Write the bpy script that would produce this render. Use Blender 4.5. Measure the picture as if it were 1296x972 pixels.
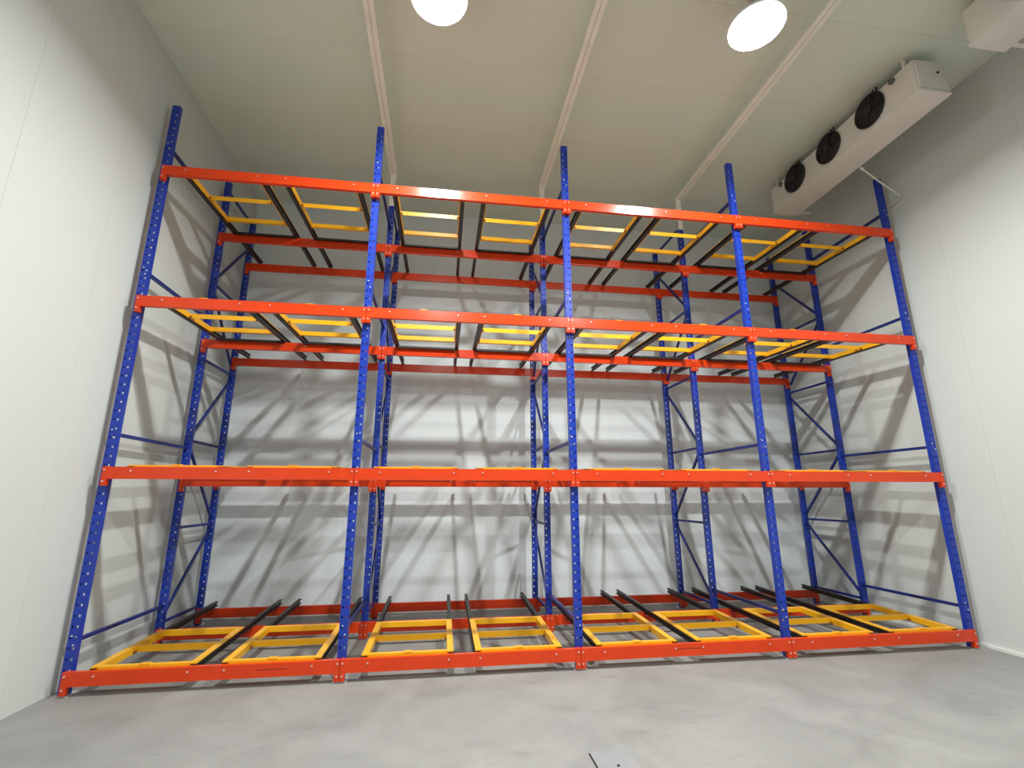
import bpy, bmesh, math, random
from mathutils import Vector, Matrix

random.seed(7)
for o in list(bpy.data.objects):
    bpy.data.objects.remove(o, do_unlink=True)
scene = bpy.context.scene
COL = scene.collection

# ------------------------------------------------------------------ camera
CAM = Vector((3.6005, -5.7366, 1.8831))
YAW, PITCH, ROLL, FPX = 0.1430, 0.2337, -0.0010, 600.06
fw = Vector((math.sin(YAW) * math.cos(PITCH), math.cos(YAW) * math.cos(PITCH), math.sin(PITCH)))
rt = Vector((math.cos(YAW), -math.sin(YAW), 0))
up = rt.cross(fw)
rt, up = (math.cos(ROLL) * rt + math.sin(ROLL) * up, -math.sin(ROLL) * rt + math.cos(ROLL) * up)
cam_data = bpy.data.cameras.new('camera')
cam_data.sensor_width = 36.0
cam_data.lens = FPX / 1296.0 * 36.0
cam = bpy.data.objects.new('camera', cam_data)
M4 = Matrix((rt, up, -fw)).transposed().to_4x4()
M4.translation = CAM
cam.matrix_world = M4
COL.objects.link(cam)
scene.camera = cam

# ------------------------------------------------------------------ world, exposure, lamp strength
world = bpy.data.worlds.new('world')
scene.world = world
world.use_nodes = True
world.node_tree.nodes['Background'].inputs[0].default_value = (0.5, 0.5, 0.5, 1)
world.node_tree.nodes['Background'].inputs[1].default_value = 0.0
vs = scene.view_settings
vs.view_transform = 'Standard'
vs.look = 'None'
vs.gamma = 1.0
vs.use_curve_mapping = False
vs.exposure = 0.0
LAMP_POWER = 256.0             # watts per lamp
LAMP_SPREAD = math.radians(157)
LENS_GLOW = 45.0
LAMP_COLOR = (0.98, 1.0, 0.975)
LAMPS = [  # x, y, label
    (3.40, -1.68, 'round white high bay lamp glowing at the top edge, above the second bay'),
    (6.97, -1.87, 'round white high bay lamp glowing between the ceiling beams, beside the air coolers'),
    (3.40, -6.00, 'round white high bay lamp overhead near the left wall, above the photographer'),
    (6.97, -6.00, 'round white high bay lamp overhead near the right wall, above the photographer'),
]
LAMP_Z = 7.03

# ------------------------------------------------------------------ dimensions (metres)
BAY = 2.6
NB = 4
XL, XR = -0.135, 10.60          # side walls
YB, YF = 3.05, -12.0            # rear wall, wall behind the camera
ZC = 7.52                       # ceiling
ROWS = [0.0, 1.565, 2.62]       # beam front planes: front, middle, rear
POST_H = 6.868
LEV = [0.2216, 2.2042, 4.1771, 5.9313]
ROWDZ = [[0.0, 0.0, 0.0, 0.0], [-0.005, -0.045, -0.010, -0.005], [0.02, 0.0, 0.008, 0.02]]
BEAM_H, BEAM_D = 0.13, 0.05

# ------------------------------------------------------------------ materials
def nt(name):
    m = bpy.data.materials.new(name)
    m.use_nodes = True
    t = m.node_tree
    return m, t, t.nodes['Principled BSDF']

def paint(name, col, rough=0.35, var=0.08, scale=6.0, bump=0.02, metal=0.0, spec=0.5):
    m, t, b = nt(name)
    b.inputs['Roughness'].default_value = rough
    b.inputs['Metallic'].default_value = metal
    b.inputs['Specular IOR Level'].default_value = spec
    tc = t.nodes.new('ShaderNodeTexCoord')
    n = t.nodes.new('ShaderNodeTexNoise')
    n.inputs['Scale'].default_value = scale
    n.inputs['Detail'].default_value = 5
    t.links.new(tc.outputs['Object'], n.inputs['Vector'])
    r = t.nodes.new('ShaderNodeValToRGB')
    r.color_ramp.elements[0].position = 0.3
    r.color_ramp.elements[1].position = 0.7
    r.color_ramp.elements[0].color = (*[c * (1 - var) for c in col], 1)
    r.color_ramp.elements[1].color = (*[min(1, c * (1 + var)) for c in col], 1)
    t.links.new(n.outputs['Fac'], r.inputs['Fac'])
    t.links.new(r.outputs['Color'], b.inputs['Base Color'])
    if bump:
        n2 = t.nodes.new('ShaderNodeTexNoise')
        n2.inputs['Scale'].default_value = scale * 12
        t.links.new(tc.outputs['Object'], n2.inputs['Vector'])
        bp = t.nodes.new('ShaderNodeBump')
        bp.inputs['Strength'].default_value = bump
        bp.inputs['Distance'].default_value = 0.01
        t.links.new(n2.outputs['Fac'], bp.inputs['Height'])
        t.links.new(bp.outputs['Normal'], b.inputs['Normal'])
    return m

def panel_mat(name, col, rough, axis, spec=0.25):
    """smooth coated steel sheet with very fine ribs along one axis"""
    m, t, b = nt(name)
    b.inputs['Roughness'].default_value = rough
    b.inputs['Specular IOR Level'].default_value = spec
    tc = t.nodes.new('ShaderNodeTexCoord')
    n = t.nodes.new('ShaderNodeTexNoise')
    n.inputs['Scale'].default_value = 0.7
    n.inputs['Detail'].default_value = 3
    t.links.new(tc.outputs['Object'], n.inputs['Vector'])
    r = t.nodes.new('ShaderNodeValToRGB')
    r.color_ramp.elements[0].position = 0.3
    r.color_ramp.elements[1].position = 0.7
    r.color_ramp.elements[0].color = (*[c * 0.975 for c in col], 1)
    r.color_ramp.elements[1].color = (*[c * 1.02 for c in col], 1)
    t.links.new(n.outputs['Fac'], r.inputs['Fac'])
    t.links.new(r.outputs['Color'], b.inputs['Base Color'])
    w = t.nodes.new('ShaderNodeTexWave')
    w.wave_type = 'BANDS'
    w.bands_direction = axis
    w.inputs['Scale'].default_value = 3.5
    t.links.new(tc.outputs['Object'], w.inputs['Vector'])
    bp = t.nodes.new('ShaderNodeBump')
    bp.inputs['Strength'].default_value = 0.12
    bp.inputs['Distance'].default_value = 0.004
    t.links.new(w.outputs['Fac'], bp.inputs['Height'])
    t.links.new(bp.outputs['Normal'], b.inputs['Normal'])
    return m

def concrete(name):
    m, t, b = nt(name)
    b.inputs['Roughness'].default_value = 0.55
    b.inputs['Specular IOR Level'].default_value = 0.35
    tc = t.nodes.new('ShaderNodeTexCoord')
    a = t.nodes.new('ShaderNodeTexNoise')
    a.inputs['Scale'].default_value = 1.3
    a.inputs['Detail'].default_value = 9
    a.inputs['Roughness'].default_value = 0.62
    a.inputs['Distortion'].default_value = 0.6
    t.links.new(tc.outputs['Object'], a.inputs['Vector'])
    r = t.nodes.new('ShaderNodeValToRGB')
    r.color_ramp.elements[0].position = 0.30
    r.color_ramp.elements[0].color = (0.212, 0.209, 0.200, 1)
    r.color_ramp.elements[1].position = 0.70
    r.color_ramp.elements[1].color = (0.298, 0.294, 0.283, 1)
    t.links.new(a.outputs['Fac'], r.inputs['Fac'])
    # dark scuffs with a shape of their own
    mp = t.nodes.new('ShaderNodeMapping')
    mp.inputs['Scale'].default_value = (1.0, 3.0, 1.0)
    mp.inputs['Rotation'].default_value = (0, 0, 0.5)
    t.links.new(tc.outputs['Object'], mp.inputs['Vector'])
    s = t.nodes.new('ShaderNodeTexNoise')
    s.inputs['Scale'].default_value = 3.2
    s.inputs['Detail'].default_value = 8
    t.links.new(mp.outputs['Vector'], s.inputs['Vector'])
    sr = t.nodes.new('ShaderNodeValToRGB')
    sr.color_ramp.elements[0].position = 0.62
    sr.color_ramp.elements[0].color = (0, 0, 0, 1)
    sr.color_ramp.elements[1].position = 0.80
    sr.color_ramp.elements[1].color = (0.55, 0.55, 0.55, 1)
    t.links.new(s.outputs['Fac'], sr.inputs['Fac'])
    mx = t.nodes.new('ShaderNodeMixRGB')
    mx.inputs[2].default_value = (0.14, 0.136, 0.13, 1)
    t.links.new(sr.outputs['Color'], mx.inputs[0])
    t.links.new(r.outputs['Color'], mx.inputs[1])
    t.links.new(mx.outputs['Color'], b.inputs['Base Color'])
    bp = t.nodes.new('ShaderNodeBump')
    bp.inputs['Strength'].default_value = 0.12
    bp.inputs['Distance'].default_value = 0.01
    t.links.new(a.outputs['Fac'], bp.inputs['Height'])
    t.links.new(bp.outputs['Normal'], b.inputs['Normal'])
    return m

def emitter(name, col, strength):
    m, t, b = nt(name)
    b.inputs['Base Color'].default_value = (0.9, 0.9, 0.9, 1)
    b.inputs['Emission Color'].default_value = (*col, 1)
    b.inputs['Emission Strength'].default_value = strength
    return m

MAT = {
    'blue': paint('blue_paint', (0.009, 0.038, 0.36), 0.30, 0.10, 5),
    'blue_shaded': paint('blue_paint_shaded', (0.006, 0.018, 0.17), 0.34, 0.10, 5),  # post blue darkened for spacers and braces; shade of their faces in the colour
    'orange': paint('orange_paint', (0.70, 0.050, 0.007), 0.22, 0.05, 4, 0.02, 0.0, 0.4),
    'yellow': paint('yellow_paint', (0.88, 0.43, 0.010), 0.30, 0.06, 5),
    'rail': paint('dark_steel', (0.024, 0.018, 0.016), 0.42, 0.25, 8),
    'rust': paint('brown_roller', (0.22, 0.10, 0.02), 0.5, 0.2, 20),
    'knob': paint('grey_rubber', (0.13, 0.12, 0.10), 0.6, 0.1, 20, 0),
    'scuff': paint('scuffed_dark_red', (0.22, 0.02, 0.008), 0.5, 0.3, 30, 0),
    'zinc': paint('zinc_plated', (0.75, 0.75, 0.74), 0.35, 0.05, 20, 0.0, 0.6),
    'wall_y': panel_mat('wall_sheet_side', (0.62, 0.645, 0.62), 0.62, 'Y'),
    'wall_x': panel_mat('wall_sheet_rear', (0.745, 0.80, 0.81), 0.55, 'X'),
    'ceil': panel_mat('ceiling_sheet', (0.71, 0.785, 0.685), 0.32, 'Y'),
    'backing': paint('panel_joint', (0.68, 0.70, 0.66), 0.7, 0.03, 2, 0),
    'floor': concrete('concrete_floor'),
    'trim': paint('white_trim', (0.74, 0.74, 0.70), 0.45, 0.03, 3, 0),
    'beamgrey': paint('pale_grey_coating', (0.84, 0.84, 0.77), 0.45, 0.05, 4, 0),
    'cooler': paint('white_coating', (0.74, 0.71, 0.65), 0.42, 0.04, 3, 0.01),
    'black': paint('black_plastic', (0.014, 0.011, 0.012), 0.5, 0.2, 10, 0),
    'pipe': paint('white_pipe', (0.72, 0.70, 0.64), 0.45, 0.03, 8, 0),
    'plate': paint('galvanised_plate', (0.36, 0.365, 0.375), 0.38, 0.06, 14, 0.02, 0.35),
    'enamel': paint('white_enamel', (0.86, 0.86, 0.84), 0.5, 0.02, 4, 0),
    'alu': paint('lamp_housing', (0.55, 0.55, 0.53), 0.45, 0.04, 6, 0, 0.4),
    'glow': emitter('lamp_lens', LAMP_COLOR, LENS_GLOW),
}

# ------------------------------------------------------------------ mesh helpers
def add_box(bm, x0, x1, y0, y1, z0, z1):
    vs_ = [bm.verts.new(p) for p in ((x0, y0, z0), (x1, y0, z0), (x1, y1, z0), (x0, y1, z0),
                                     (x0, y0, z1), (x1, y0, z1), (x1, y1, z1), (x0, y1, z1))]
    for f in ((3, 2, 1, 0), (4, 5, 6, 7), (0, 1, 5, 4), (1, 2, 6, 5), (2, 3, 7, 6), (3, 0, 4, 7)):
        bm.faces.new([vs_[i] for i in f])

def add_bar(bm, a, b, w, h, side=Vector((1, 0, 0))):
    """rectangular bar from a to b; w along 'side', h across"""
    a, b = Vector(a), Vector(b)
    d = (b - a).normalized()
    s = side - d * side.dot(d)
    s.normalize()
    u = d.cross(s)
    ring = []
    for p in (a, b):
        ring.append([bm.verts.new(p + s * (w / 2 * i) + u * (h / 2 * j)) for i, j in ((-1, -1), (1, -1), (1, 1), (-1, 1))])
    for i in range(4):
        bm.faces.new((ring[0][i], ring[0][(i + 1) % 4], ring[1][(i + 1) % 4], ring[1][i]))
    bm.faces.new(ring[0][::-1])
    bm.faces.new(ring[1])

def add_cyl(bm, a, b, r0, r1=None, n=12, caps=True):
    a, b = Vector(a), Vector(b)
    r1 = r0 if r1 is None else r1
    d = (b - a).normalized()
    s = d.orthogonal().normalized()
    u = d.cross(s)
    R = [[bm.verts.new(p + (s * math.cos(2 * math.pi * k / n) + u * math.sin(2 * math.pi * k / n)) * r)
          for k in range(n)] for p, r in ((a, r0), (b, r1))]
    for k in range(n):
        bm.faces.new((R[0][k], R[0][(k + 1) % n], R[1][(k + 1) % n], R[1][k]))
    if caps:
        bm.faces.new(R[0][::-1])
        bm.faces.new(R[1])

def add_lathe(bm, prof, n=32):
    """profile (r, z) revolved about z"""
    rings = []
    for r, z in prof:
        if r < 1e-6:
            rings.append([bm.verts.new((0, 0, z))])
        else:
            rings.append([bm.verts.new((r * math.cos(2 * math.pi * k / n), r * math.sin(2 * math.pi * k / n), z)) for k in range(n)])
    for A, B in zip(rings, rings[1:]):
        for k in range(n):
            q = [A[k % len(A)], A[(k + 1) % len(A)], B[(k + 1) % len(B)], B[k % len(B)]]
            f = []
            for v in q:
                if v not in f:
                    f.append(v)
            if len(f) > 2:
                bm.faces.new(f)

def add_torus(bm, R, r, axis='x', n=28, m=6):
    g = []
    for i in range(n):
        t = 2 * math.pi * i / n
        row = []
        for j in range(m):
            p = 2 * math.pi * j / m
            rr = R + r * math.cos(p)
            row.append(bm.verts.new((r * math.sin(p), rr * math.cos(t), rr * math.sin(t))))
        g.append(row)
    for i in range(n):
        for j in range(m):
            bm.faces.new((g[i][j], g[(i + 1) % n][j], g[(i + 1) % n][(j + 1) % m], g[i][(j + 1) % m]))

def mesh(name, bm, mat, smooth=False, bevel=0.0):
    if bevel:
        es = [e for e in bm.edges if len(e.link_faces) == 2 and e.calc_face_angle(0) > 0.5]
        bmesh.ops.bevel(bm, geom=es, offset=bevel, segments=1, affect='EDGES', clamp_overlap=True)
    bmesh.ops.recalc_face_normals(bm, faces=bm.faces)
    me = bpy.data.meshes.new(name)
    bm.to_mesh(me)
    bm.free()
    if smooth:
        for p in me.polygons:
            p.use_smooth = True
    me.materials.append(MAT[mat])
    return me

def put(name, me, parent=None, loc=(0, 0, 0), rot=None):
    o = bpy.data.objects.new(name, me)
    o.location = loc
    if rot:
        o.rotation_euler = rot
    if parent:
        o.parent = parent
    COL.objects.link(o)
    return o

def thing(name, label, cat, loc=(0, 0, 0), group=None):
    o = bpy.data.objects.new(name, None)
    o.empty_display_size = 0.1
    o.location = loc
    COL.objects.link(o)
    return tag(o, label, cat, group)

def tag(o, label, cat, group=None, kind=None):
    o['label'] = label
    o['category'] = cat
    if group:
        o['group'] = group
    if kind:
        o['kind'] = kind
    return o

def boxmesh(name, dims, mat, bevel=0.0):
    bm = bmesh.new()
    add_box(bm, *dims)
    return mesh(name, bm, mat, bevel=bevel)

# ================================================================== ROOM
GAP = 0.0015
o = put('floor', boxmesh('floor', (XL - 0.2, XR + 0.2, YF - 0.2, YB + 0.2, -0.2, 0.0), 'floor'))
tag(o, 'pale grey smooth concrete floor of the cold room', 'floor', kind='structure')

def panel_wall(name, label, axis, pos, sgn, lo, hi, pw, mat, cat='wall'):
    """wall slab with separate sandwich panels standing 12 mm proud of the recessed joints"""
    T = 0.15
    if axis == 'x':
        dims = (min(pos - sgn * 0.012, pos - sgn * T), max(pos - sgn * 0.012, pos - sgn * T), lo, hi, 0, ZC)
    else:
        dims = (lo, hi, min(pos - sgn * 0.012, pos - sgn * T), max(pos - sgn * 0.012, pos - sgn * T), 0, ZC)
    w = put(name, boxmesh(name, dims, 'backing'))
    tag(w, label, cat, kind='structure')
    def pm(width):
        bm = bmesh.new()
        if axis == 'x':
            add_box(bm, min(0, -sgn * 0.013), max(0, -sgn * 0.013), GAP / 2, width - GAP / 2, 0, ZC)
        else:
            add_box(bm, GAP / 2, width - GAP / 2, min(0, -sgn * 0.013), max(0, -sgn * 0.013), 0, ZC)
        return mesh('panel', bm, mat, bevel=0.001)
    full = pm(pw)
    a = lo
    while a < hi - 0.01:
        wd = min(pw, hi - a)
        me = full if wd > pw - 1e-4 else pm(wd)
        put('panel', me, w, (pos, a, 0) if axis == 'x' else (a, pos, 0))
        a += pw
    return w

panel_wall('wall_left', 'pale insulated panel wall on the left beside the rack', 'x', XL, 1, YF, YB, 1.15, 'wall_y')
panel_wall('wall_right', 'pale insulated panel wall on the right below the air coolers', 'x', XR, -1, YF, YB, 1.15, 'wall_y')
panel_wall('wall_back', 'pale insulated panel wall behind the rack, striped with beam shadows', 'y', YB, -1, XL, XR, 1.15, 'wall_x')
panel_wall('wall_front', 'pale insulated panel wall behind the photographer', 'y', YF, 1, XL, XR, 1.15, 'wall_x')

ceil = put('ceiling', boxmesh('ceiling', (XL - 0.2, XR + 0.2, YF - 0.2, YB + 0.2, ZC + 0.012, ZC + 0.2), 'backing'))
tag(ceil, 'flat grey beige insulated panel ceiling', 'ceiling', kind='structure')
xb = [XL, 2.575, 5.20, 7.80, XR]
for i in range(4):
    wd = xb[i + 1] - xb[i]
    me = boxmesh('panel', (0.0012, wd - 0.0012, 0.0012, 1.1988, 0, 0.013), 'ceil', 0.001)
    y = YB
    k = 0
    while y > YF + 0.01:
        y -= 1.2
        put('panel', me, ceil, (xb[i], y, ZC))
        k += 1

for nm, x0, x1, y0, y1, lb in (('baseboard_right', XR - 0.035, XR, YF, YB, 'low white coving strip along the foot of the right wall'),
                               ('baseboard_back', XL, XR, YB - 0.035, YB, 'low white coving strip along the foot of the rear wall')):
    o = put(nm, boxmesh(nm, (x0, x1, y0, y1, 0, 0.035), 'trim', 0.012))
    tag(o, lb, 'baseboard', kind='structure')

# ceiling beams that end on grey struts over the middle posts
bm = bmesh.new()
add_box(bm, -0.062, -0.008, 0, 13.6, 0, 0.03)
add_box(bm, 0.008, 0.062, 0, 13.6, 0, 0.03)
add_box(bm, -0.01, 0.01, 0, 13.6, 0.012, 0.028)
fl_me = mesh('flange', bm, 'beamgrey', bevel=0.003)
bm = bmesh.new()
add_cyl(bm, (0, 0, 0.025), (0, 0, ZC - 7.29 + 0.002), 0.006, n=8)
web_me = mesh('hanger_rod', bm, 'beamgrey')
st_me = boxmesh('strut', (-0.045, 0.045, -0.035, 0.035, 0, 0.62), 'beamgrey', 0.004)
for i, x in enumerate((2.60, 5.20, 7.80)):
    e = thing('trim_%d' % (i + 1), ['pale hung ceiling strip left of the left lamp',
                                    'pale grooved ceiling strip between the two glowing lamps',
                                    'pale thin ceiling strip between the right lamp and the air coolers'][i],
              'ceiling strip', (x, YF, 7.29))
    e['kind'] = 'structure'
    put('flange', fl_me, e)
    for yy in range(1, 14, 2):
        put('hanger_rod', web_me, e, (0, yy, 0))
    put('strut', st_me, e, (0, 13.615, -0.615))

# ================================================================== UPRIGHTS
PW, PD = 0.09, 0.062
def post_mesh():
    """perforated steel channel, face to -y, open to the back; origin at front centre base"""
    bm = bmesh.new()
    xs = [-PW / 2, -0.031, -0.014, 0.014, 0.031, PW / 2]
    zs = [0.0]
    z = 0.12
    holes = set()
    while z < POST_H - 0.05:
        zs += [z - 0.011, z + 0.011]
        holes.add(len(zs) - 2)
        z += 0.1
    zs.append(POST_H)
    g = [[bm.verts.new((x, 0, z)) for x in xs] for z in zs]
    for i in range(len(zs) - 1):
        for j in range(5):
            if i in holes and j in (1, 3):
                continue
            bm.faces.new((g[i][j], g[i][j + 1], g[i + 1][j + 1], g[i + 1][j]))
    for s in (0, 5):
        sx = xs[s]
        lip = sx - math.copysign(0.02, sx)
        a = [bm.verts.new((sx, PD, 0)), bm.verts.new((sx, PD, POST_H))]
        l = [bm.verts.new((lip, PD, 0)), bm.verts.new((lip, PD, POST_H))]
        col = [g[i][s] for i in range(len(zs))]
        bm.faces.new(col + [a[1], a[0]])
        bm.faces.new((a[0], a[1], l[1], l[0]))
    bmesh.ops.recalc_face_normals(bm, faces=bm.faces)
    bmesh.ops.solidify(bm, geom=list(bm.faces), thickness=0.003)
    return mesh('post', bm, 'blue')
POST = post_mesh()
FOOT = boxmesh('foot_plate', (-0.075, 0.075, -0.035, 0.12, 0, 0.008), 'zinc', 0.002)
bm = bmesh.new()
add_cyl(bm, (0, 0.004, 0), (0, -0.009, 0), 0.0095, 0.008, 8)
BOLT = mesh('bolt', bm, 'zinc')

PY = 0.025            # post face behind beam plane
SPACER_Z = [0.485, 2.56, 4.505, 6.245]
sp_len = ROWS[1] - ROWS[0] - PD
SPACER = None
bm = bmesh.new()
add_box(bm, -0.018, 0.018, 0, sp_len + 0.008, -0.019, 0.019)
SPACER = mesh('spacer', bm, 'blue_shaded', bevel=0.003)

NTH = ['leftmost', 'second from left', 'middle', 'second from right', 'rightmost']
WHERE = ['against the left wall', 'between the first and second bays', 'in the middle of the rack',
         'between the third and fourth bays', 'against the right wall']
for i in range(5):
    e = thing('upright_post', 'perforated blue front post, %s, %s' % (NTH[i], WHERE[i]),
              'rack post', (i * BAY, ROWS[0] + PY, 0), 'front posts of the pallet rack')
    put('post', POST, e)
    put('foot_plate', FOOT, e)
    for z in SPACER_Z:
        put('spacer', SPACER, e, (0, PD - 0.01, z))
        put('bolt', BOLT, e, (-0.012, 0, z + 0.05))
        put('bolt', BOLT, e, (0.016, 0, z - 0.035))

y_m, y_r = PD - 0.02, ROWS[2] - ROWS[1] + 0.02
HZ = [0.28, 1.475, 2.67, 3.89, 5.10, 6.73]
ZIG = [(y_m, 0.33, y_r, 1.42), (y_r, 1.53, y_m, 2.62), (y_m, 2.73, y_r, 3.83), (y_r - 0.10, 4.05, y_m, 5.04), (y_m, 5.16, y_r, 6.28)]
h_me = boxmesh('cross_tie', (-0.016, 0.016, y_m, y_r, -0.018, 0.018), 'blue_shaded', 0.003)
zig_me = []
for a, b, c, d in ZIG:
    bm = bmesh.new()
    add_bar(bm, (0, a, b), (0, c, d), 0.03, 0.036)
    zig_me.append(mesh('diagonal_brace', bm, 'blue_shaded'))
for i in range(5):
    e = thing('braced_upright', 'blue two-post braced upright at the back, %s, %s' % (NTH[i], WHERE[i]),
              'rack upright', (i * BAY, ROWS[1] + PY, 0), 'braced rear frames of the pallet rack')
    for y in (0, ROWS[2] - ROWS[1]):
        put('post', POST, e, (0, y, 0))
        put('foot_plate', FOOT, e, (0, y, 0))
    for z in HZ:
        put('cross_tie', h_me, e, (0, 0, z))
    for m_ in zig_me:
        put('diagonal_brace', m_, e)

# ================================================================== BEAMS
LANES = [(0.205, 1.18), (1.42, 2.395)]       # outer edges of the two lanes of a bay
RAILX = [0.228, 1.157, 1.443, 2.372]
bm = bmesh.new()
add_box(bm, 0.005, BAY - 0.005, -0.03, -0.03 + BEAM_D, -BEAM_H, 0)
BEAM = mesh('beam_body', bm, 'orange', bevel=0.005)
def conn_mesh(drop):
    bm = bmesh.new()
    add_box(bm, 0.003, 0.056, -0.034, 0.019, -drop, 0.002)
    return mesh('end_connector', bm, 'orange', bevel=0.003)
CONN = conn_mesh(0.20)
CONN0 = conn_mesh(0.205)
SCUFF = boxmesh('scuff_mark', (-0.15, 0.15, -0.0008, 0.001, -0.004, 0.004), 'scuff')
BAYN = ['leftmost bay', 'second bay from the left', 'third bay from the left', 'rightmost bay']
LEVN = ['floor level', 'second level', 'third level', 'top level']
ROWN = ['front', 'middle', 'rear']
ROWL = ['bolted orange front beam of the rack', 'orange beam on the middle posts', 'red orange beam on the rearmost posts']
for r in range(3):
    for l in range(4):
        for b in range(NB):
            z = LEV[l] + ROWDZ[r][l]
            e = thing('rack_crossbeam', '%s, %s, %s' % (ROWL[r], BAYN[b], LEVN[l]),
                      'rack beam', (b * BAY, ROWS[r], z), ROWN[r] + ' beams of the pallet rack')
            put('beam_body', BEAM, e)
            cm = CONN0 if l == 0 else CONN
            put('end_connector', cm, e)
            put('end_connector', cm, e, (BAY, 2 * (-0.0075), 0), (0, 0, math.pi))
            if r < 2:
                for x in ((0.28, 1.13, 1.47, 2.32) if r == 0 else (1.13, 1.47)):
                    put('bolt', BOLT, e, (x, -0.03, -0.045))
                for x in (0.026, BAY - 0.026):
                    for dz in (-0.035, -0.155):
                        put('bolt', BOLT, e, (x, -0.034, dz))

            if r == 0 and l == 0 and b in (0, 2):
                put('scuff_mark', SCUFF, e, (1.92 if b == 0 else 1.30, -0.030, -0.058 if b == 0 else -0.050))

# ================================================================== LANES (rail pair) AND CARTS
SL = 0.036                                    # slope of the rails up towards the rear
RY0, RY1 = 0.024, 2.70
RT = 0.009                                    # rail top above beam top at the front
RH = 0.068
def rail_mesh():
    bm = bmesh.new()
    y0, y1 = RY0, RY1
    def prof(w, a, c):
        vv = []
        for y in (y0, y1):
            t = RT + SL * (y - y0)
            vv.append([bm.verts.new((x, y, t + z)) for x, z in ((-w, a), (w, a), (w, c), (-w, c))])
        for k in range(4):
            bm.faces.new((vv[0][k], vv[0][(k + 1) % 4], vv[1][(k + 1) % 4], vv[1][k]))
        bm.faces.new(vv[0][::-1])
        bm.faces.new(vv[1])
    prof(0.025, -0.010, 0.0)                  # top flange
    prof(0.006, -RH + 0.010, -0.010)          # web
    prof(0.025, -RH, -RH + 0.010)             # bottom flange
    return mesh('rail', bm, 'rail')
RAIL = rail_mesh()
LW = RAILX[1] - RAILX[0]
TIE = boxmesh('cross_tie', (-LW / 2, LW / 2, -0.02, 0.02, 0.004, 0.036), 'black', 0.003)
CW = LANES[0][1] - LANES[0][0]                # cart width
CD = 1.20                                     # cart depth
CT = 0.022                                    # flange top above rail
def sloped(bm, x0, x1, y0, y1, z0, z1):
    """box whose height follows the lane slope"""
    f = lambda y: SL * y
    p = [bm.verts.new(v) for v in ((x0, y0, z0 + f(y0)), (x1, y0, z0 + f(y0)), (x1, y1, z0 + f(y1)), (x0, y1, z0 + f(y1)),
                                   (x0, y0, z1 + f(y0)), (x1, y0, z1 + f(y0)), (x1, y1, z1 + f(y1)), (x0, y1, z1 + f(y1)))]
    for q in ((3, 2, 1, 0), (4, 5, 6, 7), (0, 1, 5, 4), (1, 2, 6, 5), (2, 3, 7, 6), (3, 0, 4, 7)):
        bm.faces.new([p[k] for k in q])
def cart_parts():
    parts = []
    hw = CW / 2
    for s in (-1, 1):
        bm = bmesh.new()
        a, c = s * hw, s * (hw - 0.058)
        sloped(bm, min(a, c), max(a, c), 0, CD, -0.012, 0.0)
        a, c = s * (hw - 0.058), s * (hw - 0.070)
        sloped(bm, min(a, c), max(a, c), 0, CD, -0.070, 0.0)
        parts.append(('side_rail', mesh('side_rail', bm, 'yellow')))
    inn = hw - 0.0585
    for y, front in ((0.0, 1), (0.60, 0), (CD - 0.05, 0)):
        bm = bmesh.new()
        sloped(bm, -inn, inn, y, y + 0.05, -0.010, 0.001)
        if front:
            sloped(bm, -inn, inn, y + 0.0, y + 0.010, -0.050, -0.010)
        else:
            sloped(bm, -inn, inn, y + 0.0, y + 0.010, -0.060, -0.010)
            if y > 1:
                sloped(bm, -inn, inn, y + 0.010, y + 0.045, -0.060, -0.050)
        parts.append(('cross_bar', mesh('cross_bar', bm, 'yellow')))
    bm = bmesh.new()
    sloped(bm, -0.045, 0.045, -0.004, 0.045, 0.001, 0.011)
    parts.append(('latch_tab', mesh('latch_tab', bm, 'yellow')))
    for s in (-1, 1):
        for y in (0.57,):
            bm = bmesh.new()
            z = SL * y - 0.052
            add_cyl(bm, (s * (hw - 0.050), y, z), (s * (hw - 0.092), y, z), 0.017, n=12)
            parts.append(('roller', mesh('roller', bm, 'rust')))
    return parts
CART = cart_parts()
SIDE = ['left', 'right']
for l in range(4):
    for b in range(NB):
        for s in range(2):
            xm = b * BAY + (LANES[s][0] + LANES[s][1]) / 2
            e = thing('cart_lane', 'pair of black cart rails, %s lane, %s, %s' % (SIDE[s], BAYN[b], LEVN[l]),
                      'rail pair', (xm, 0, LEV[l]), 'black rail lanes of the pallet rack')
            put('rail', RAIL, e, (-LW / 2, 0, 0))
            put('rail', RAIL, e, (LW / 2, 0, 0))
            put('cross_tie', TIE, e, (0, ROWS[1] - 0.060, -0.036))
            dy = random.uniform(-0.003, 0.012)
            e = thing('pallet_cart', 'yellow steel pallet cart, %s lane, %s, %s' % (SIDE[s], BAYN[b], LEVN[l]),
                      'pallet cart', (xm, 0.028 + dy, LEV[l] + CT + SL * dy), 'yellow carts of the pallet rack')
            for n_, m_ in CART:
                put(n_, m_, e)

# ================================================================== AIR COOLERS
UX, UW_, UL = 9.42, 0.48, 2.75
Z0, Z1 = 6.90, 7.375
def ngon_body():
    bm = bmesh.new()
    add_box(bm, 0.012, UW_ - 0.012, 0.02, UL - 0.02, 0.03, Z1 - Z0)
    return mesh('casing', bm, 'cooler', bevel=0.008)
CASING = ngon_body()
TRAY = boxmesh('drip_tray', (-0.004, UW_ + 0.004, 0, UL, 0, 0.034), 'cooler', 0.005)
ENDC = boxmesh('end_cover', (0.03, UW_ - 0.03, -0.004, 0.022, 0.045, Z1 - Z0 - 0.01), 'cooler', 0.004)
FR = 0.228
bm = bmesh.new()
add_torus(bm, FR, 0.012)
add_torus(bm, FR - 0.02, 0.010)
SHROUD = mesh('shroud_ring', bm, 'black', True)
bm = bmesh.new()
for k in range(1, 9):
    add_torus(bm, FR * k / 9, 0.0035, n=24, m=4)
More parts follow.
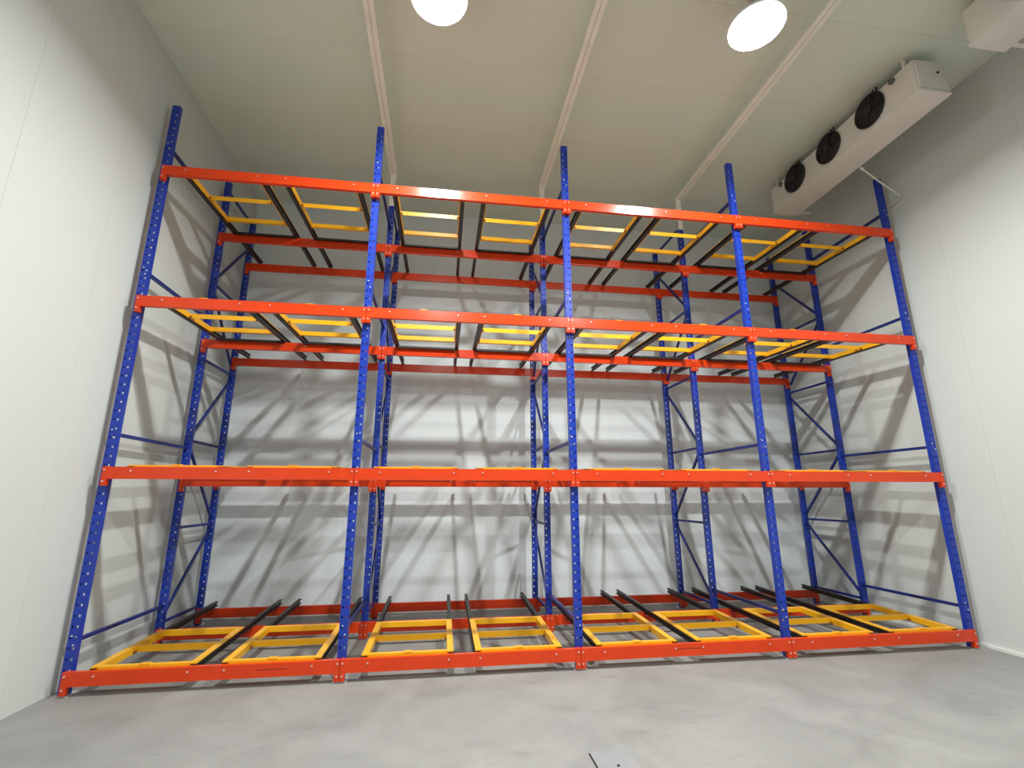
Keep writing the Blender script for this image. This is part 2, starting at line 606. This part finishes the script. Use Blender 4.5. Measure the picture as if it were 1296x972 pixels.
for k in range(8):
    t = math.pi * 2 * k / 8
    add_bar(bm, (0, 0, 0), (0, math.cos(t) * FR, math.sin(t) * FR), 0.006, 0.006)
GUARD = mesh('guard_grille', bm, 'black')
bm = bmesh.new()
add_cyl(bm, (0.034, 0, 0), (0.038, 0, 0), FR, n=28)
RECESS = mesh('fan_recess', bm, 'black')
bm = bmesh.new()
add_cyl(bm, (0.0, 0, 0), (0.034, 0, 0), 0.06, n=16)
HUB = mesh('hub', bm, 'black')
bm = bmesh.new()
pts = [(0.010, -0.03, 0.05), (0.028, 0.04, 0.05), (0.030, 0.095, 0.19), (0.008, -0.06, 0.20)]
fr_ = [bm.verts.new(p) for p in pts]
bk = [bm.verts.new((p[0] + 0.003, p[1], p[2])) for p in pts]
bm.faces.new(fr_); bm.faces.new(bk[::-1])
for k in range(4):
    bm.faces.new((fr_[k], fr_[(k + 1) % 4], bk[(k + 1) % 4], bk[k]))
BLADE = mesh('blade', bm, 'black')
bm = bmesh.new()
add_cyl(bm, (0.012, 0, 0), (-0.02, 0, 0), 0.042, 0.036, 14)
KNOB = mesh('junction_knob', bm, 'knob', True)
HANG = boxmesh('hanger', (-0.02, 0.02, -0.02, 0.02, 0, ZC - Z1 + 0.01), 'cooler')
CLIP = boxmesh('guard_clip', (-0.018, 0.006, -0.006, 0.006, 0, 0.06), 'black')
FOOTB = boxmesh('pipe_bracket', (0, 0.20, -0.02, 0.03, 0, 0.02), 'cooler')
VENT = boxmesh('cable_gland', (-0.012, 0.012, -0.016, 0, -0.012, 0.012), 'black')

for y0, lab in ((-1.545, 'white three-fan air cooler hanging over the right end of the rack'),
                (-2.13 - UL, 'white air cooler cut off by the upper right corner of the picture')):
    e = thing('air_cooler', lab, 'air cooler', (UX, y0, Z0), 'ceiling air coolers')
    put('casing', CASING, e)
    put('drip_tray', TRAY, e)
    put('end_cover', ENDC, e)
    put('end_cover', ENDC, e, (0, UL - 0.018, 0))
    put('cable_gland', VENT, e, (0.33, -0.003, 0.30))
    for yy in (0.67, 1.415, 2.145):
        f = put('fan', SHROUD, e, (-0.004, yy, 0.305))
        put('fan_recess', RECESS, f, (-0.028, 0, 0))
        put('guard_grille', GUARD, f, (-0.014, 0, 0))
        put('hub', HUB, f, (-0.03, 0, 0))
        for k in range(5):
            put('blade', BLADE, f, (-0.026, 0, 0), (2 * math.pi * k / 5, 0, 0))
        for dy in (-0.17, -0.12):
            put('guard_clip', CLIP, f, (-0.01, dy, 0.17))
    for yy in (0.30, 2.48):
        put('junction_knob', KNOB, e, (0.0, yy, 0.42 if yy > 1 else 0.43))
    for xx in (0.06, UW_ - 0.06):
        for yy in (0.15, UL - 0.15):
            put('hanger', HANG, e, (xx, yy, Z1 - Z0 - 0.005))
    put('pipe_bracket', FOOTB, e, (UW_ - 0.02, UL - 0.10, 0.005))

def tube(name, pts, r, mat, res=4):
    cu = bpy.data.curves.new(name, 'CURVE')
    cu.dimensions = '3D'
    cu.bevel_depth = r
    cu.bevel_resolution = res
    cu.use_fill_caps = True
    sp = cu.splines.new('POLY')
    sp.points.add(len(pts) - 1)
    for p, q in zip(sp.points, pts):
        p.co = (*q, 1)
    tmp = bpy.data.objects.new(name, cu)
    COL.objects.link(tmp)
    dg = bpy.context.evaluated_depsgraph_get()
    me = bpy.data.meshes.new_from_object(tmp.evaluated_get(dg))
    bpy.data.objects.remove(tmp, do_unlink=True)
    me.materials.clear()
    me.materials.append(MAT[mat])
    for p in me.polygons:
        p.use_smooth = True
    return me
e = thing('drain_pipe', 'thin white drain pipe from the air cooler tray to the right wall', 'pipe', (9.89, -0.16, 6.894))
put('pipe', tube('pipe', [(0.0, 0.0, -0.004), (0.01, 0.0, -0.02), (0.33, 0.01, -0.24), (0.66, 0.022, -0.446), (0.68, 0.06, -0.46), (0.68, 0.40, -0.485), (0.68, 2.2, -0.56)], 0.012, 'pipe'), e)
bm = bmesh.new()
add_cyl(bm, (0.012, 0, -0.022), (0.06, 0, -0.055), 0.019, n=12)
put('coupling', mesh('coupling', bm, 'pipe', True), e)

# ================================================================== LAMPS
bm = bmesh.new()
add_lathe(bm, [(0.0, 0.0), (0.12, 0.004), (0.20, 0.014), (0.26, 0.030), (0.295, 0.055)], 36)
LENS = mesh('lens', bm, 'glow', True)
bm = bmesh.new()
add_lathe(bm, [(0.297, 0.048), (0.312, 0.046), (0.314, 0.066), (0.22, 0.085), (0.12, 0.10)], 40)
REFL = mesh('bezel', bm, 'enamel', True)
bm = bmesh.new()
add_lathe(bm, [(0.135, 0.095), (0.13, 0.12), (0.11, 0.20), (0.06, 0.21), (0.0, 0.21)], 36)
HOUS = mesh('housing', bm, 'alu')
bm = bmesh.new()
add_cyl(bm, (0, 0, 0.20), (0, 0, ZC - LAMP_Z - 0.02), 0.012, n=10)
ROD = mesh('rod', bm, 'alu')
bm = bmesh.new()
add_lathe(bm, [(0.0, ZC - LAMP_Z - 0.035), (0.05, ZC - LAMP_Z - 0.035), (0.06, ZC - LAMP_Z), (0.0, ZC - LAMP_Z)], 20)
ROSE = mesh('ceiling_rose', bm, 'alu')
for x, y, lab in LAMPS:
    e = thing('high_bay_lamp', lab, 'lamp', (x, y, LAMP_Z), 'high bay lamps of the cold room')
    put('lens', LENS, e)
    put('housing', HOUS, e)
    put('bezel', REFL, e)
    put('rod', ROD, e)
    put('ceiling_rose', ROSE, e)
    ld = bpy.data.lights.new('lamp_light', 'AREA')
    ld.shape = 'DISK'
    ld.size = 0.17
    ld.spread = LAMP_SPREAD
    ld.energy = LAMP_POWER * (1.0 if y > -4 else 0.55)   # the second row is dimmed
    ld.color = LAMP_COLOR
    put('lamp_light', ld, e, (0, 0, -0.004))

# ================================================================== FLOOR PLATE
e = thing('floor_plate', 'small square grey metal plate on the concrete floor in the foreground', 'metal plate', (4.912, -1.895, 0))
put('plate', boxmesh('plate', (-0.15, 0.15, -0.15, 0.15, 0.0, 0.012), 'plate', 0.003), e)
bm = bmesh.new()
add_cyl(bm, (0.0, -0.06, 0.010), (0.0, -0.06, 0.017), 0.011, n=12)
put('bolt', mesh('bolt', bm, 'black'), e)
put('edge_gap_strip', boxmesh('edge_gap_strip', (-0.157, -0.151, -0.15, 0.15, 0.0, 0.006), 'black'), e)  # added black strip standing in for the dark gap along the plate
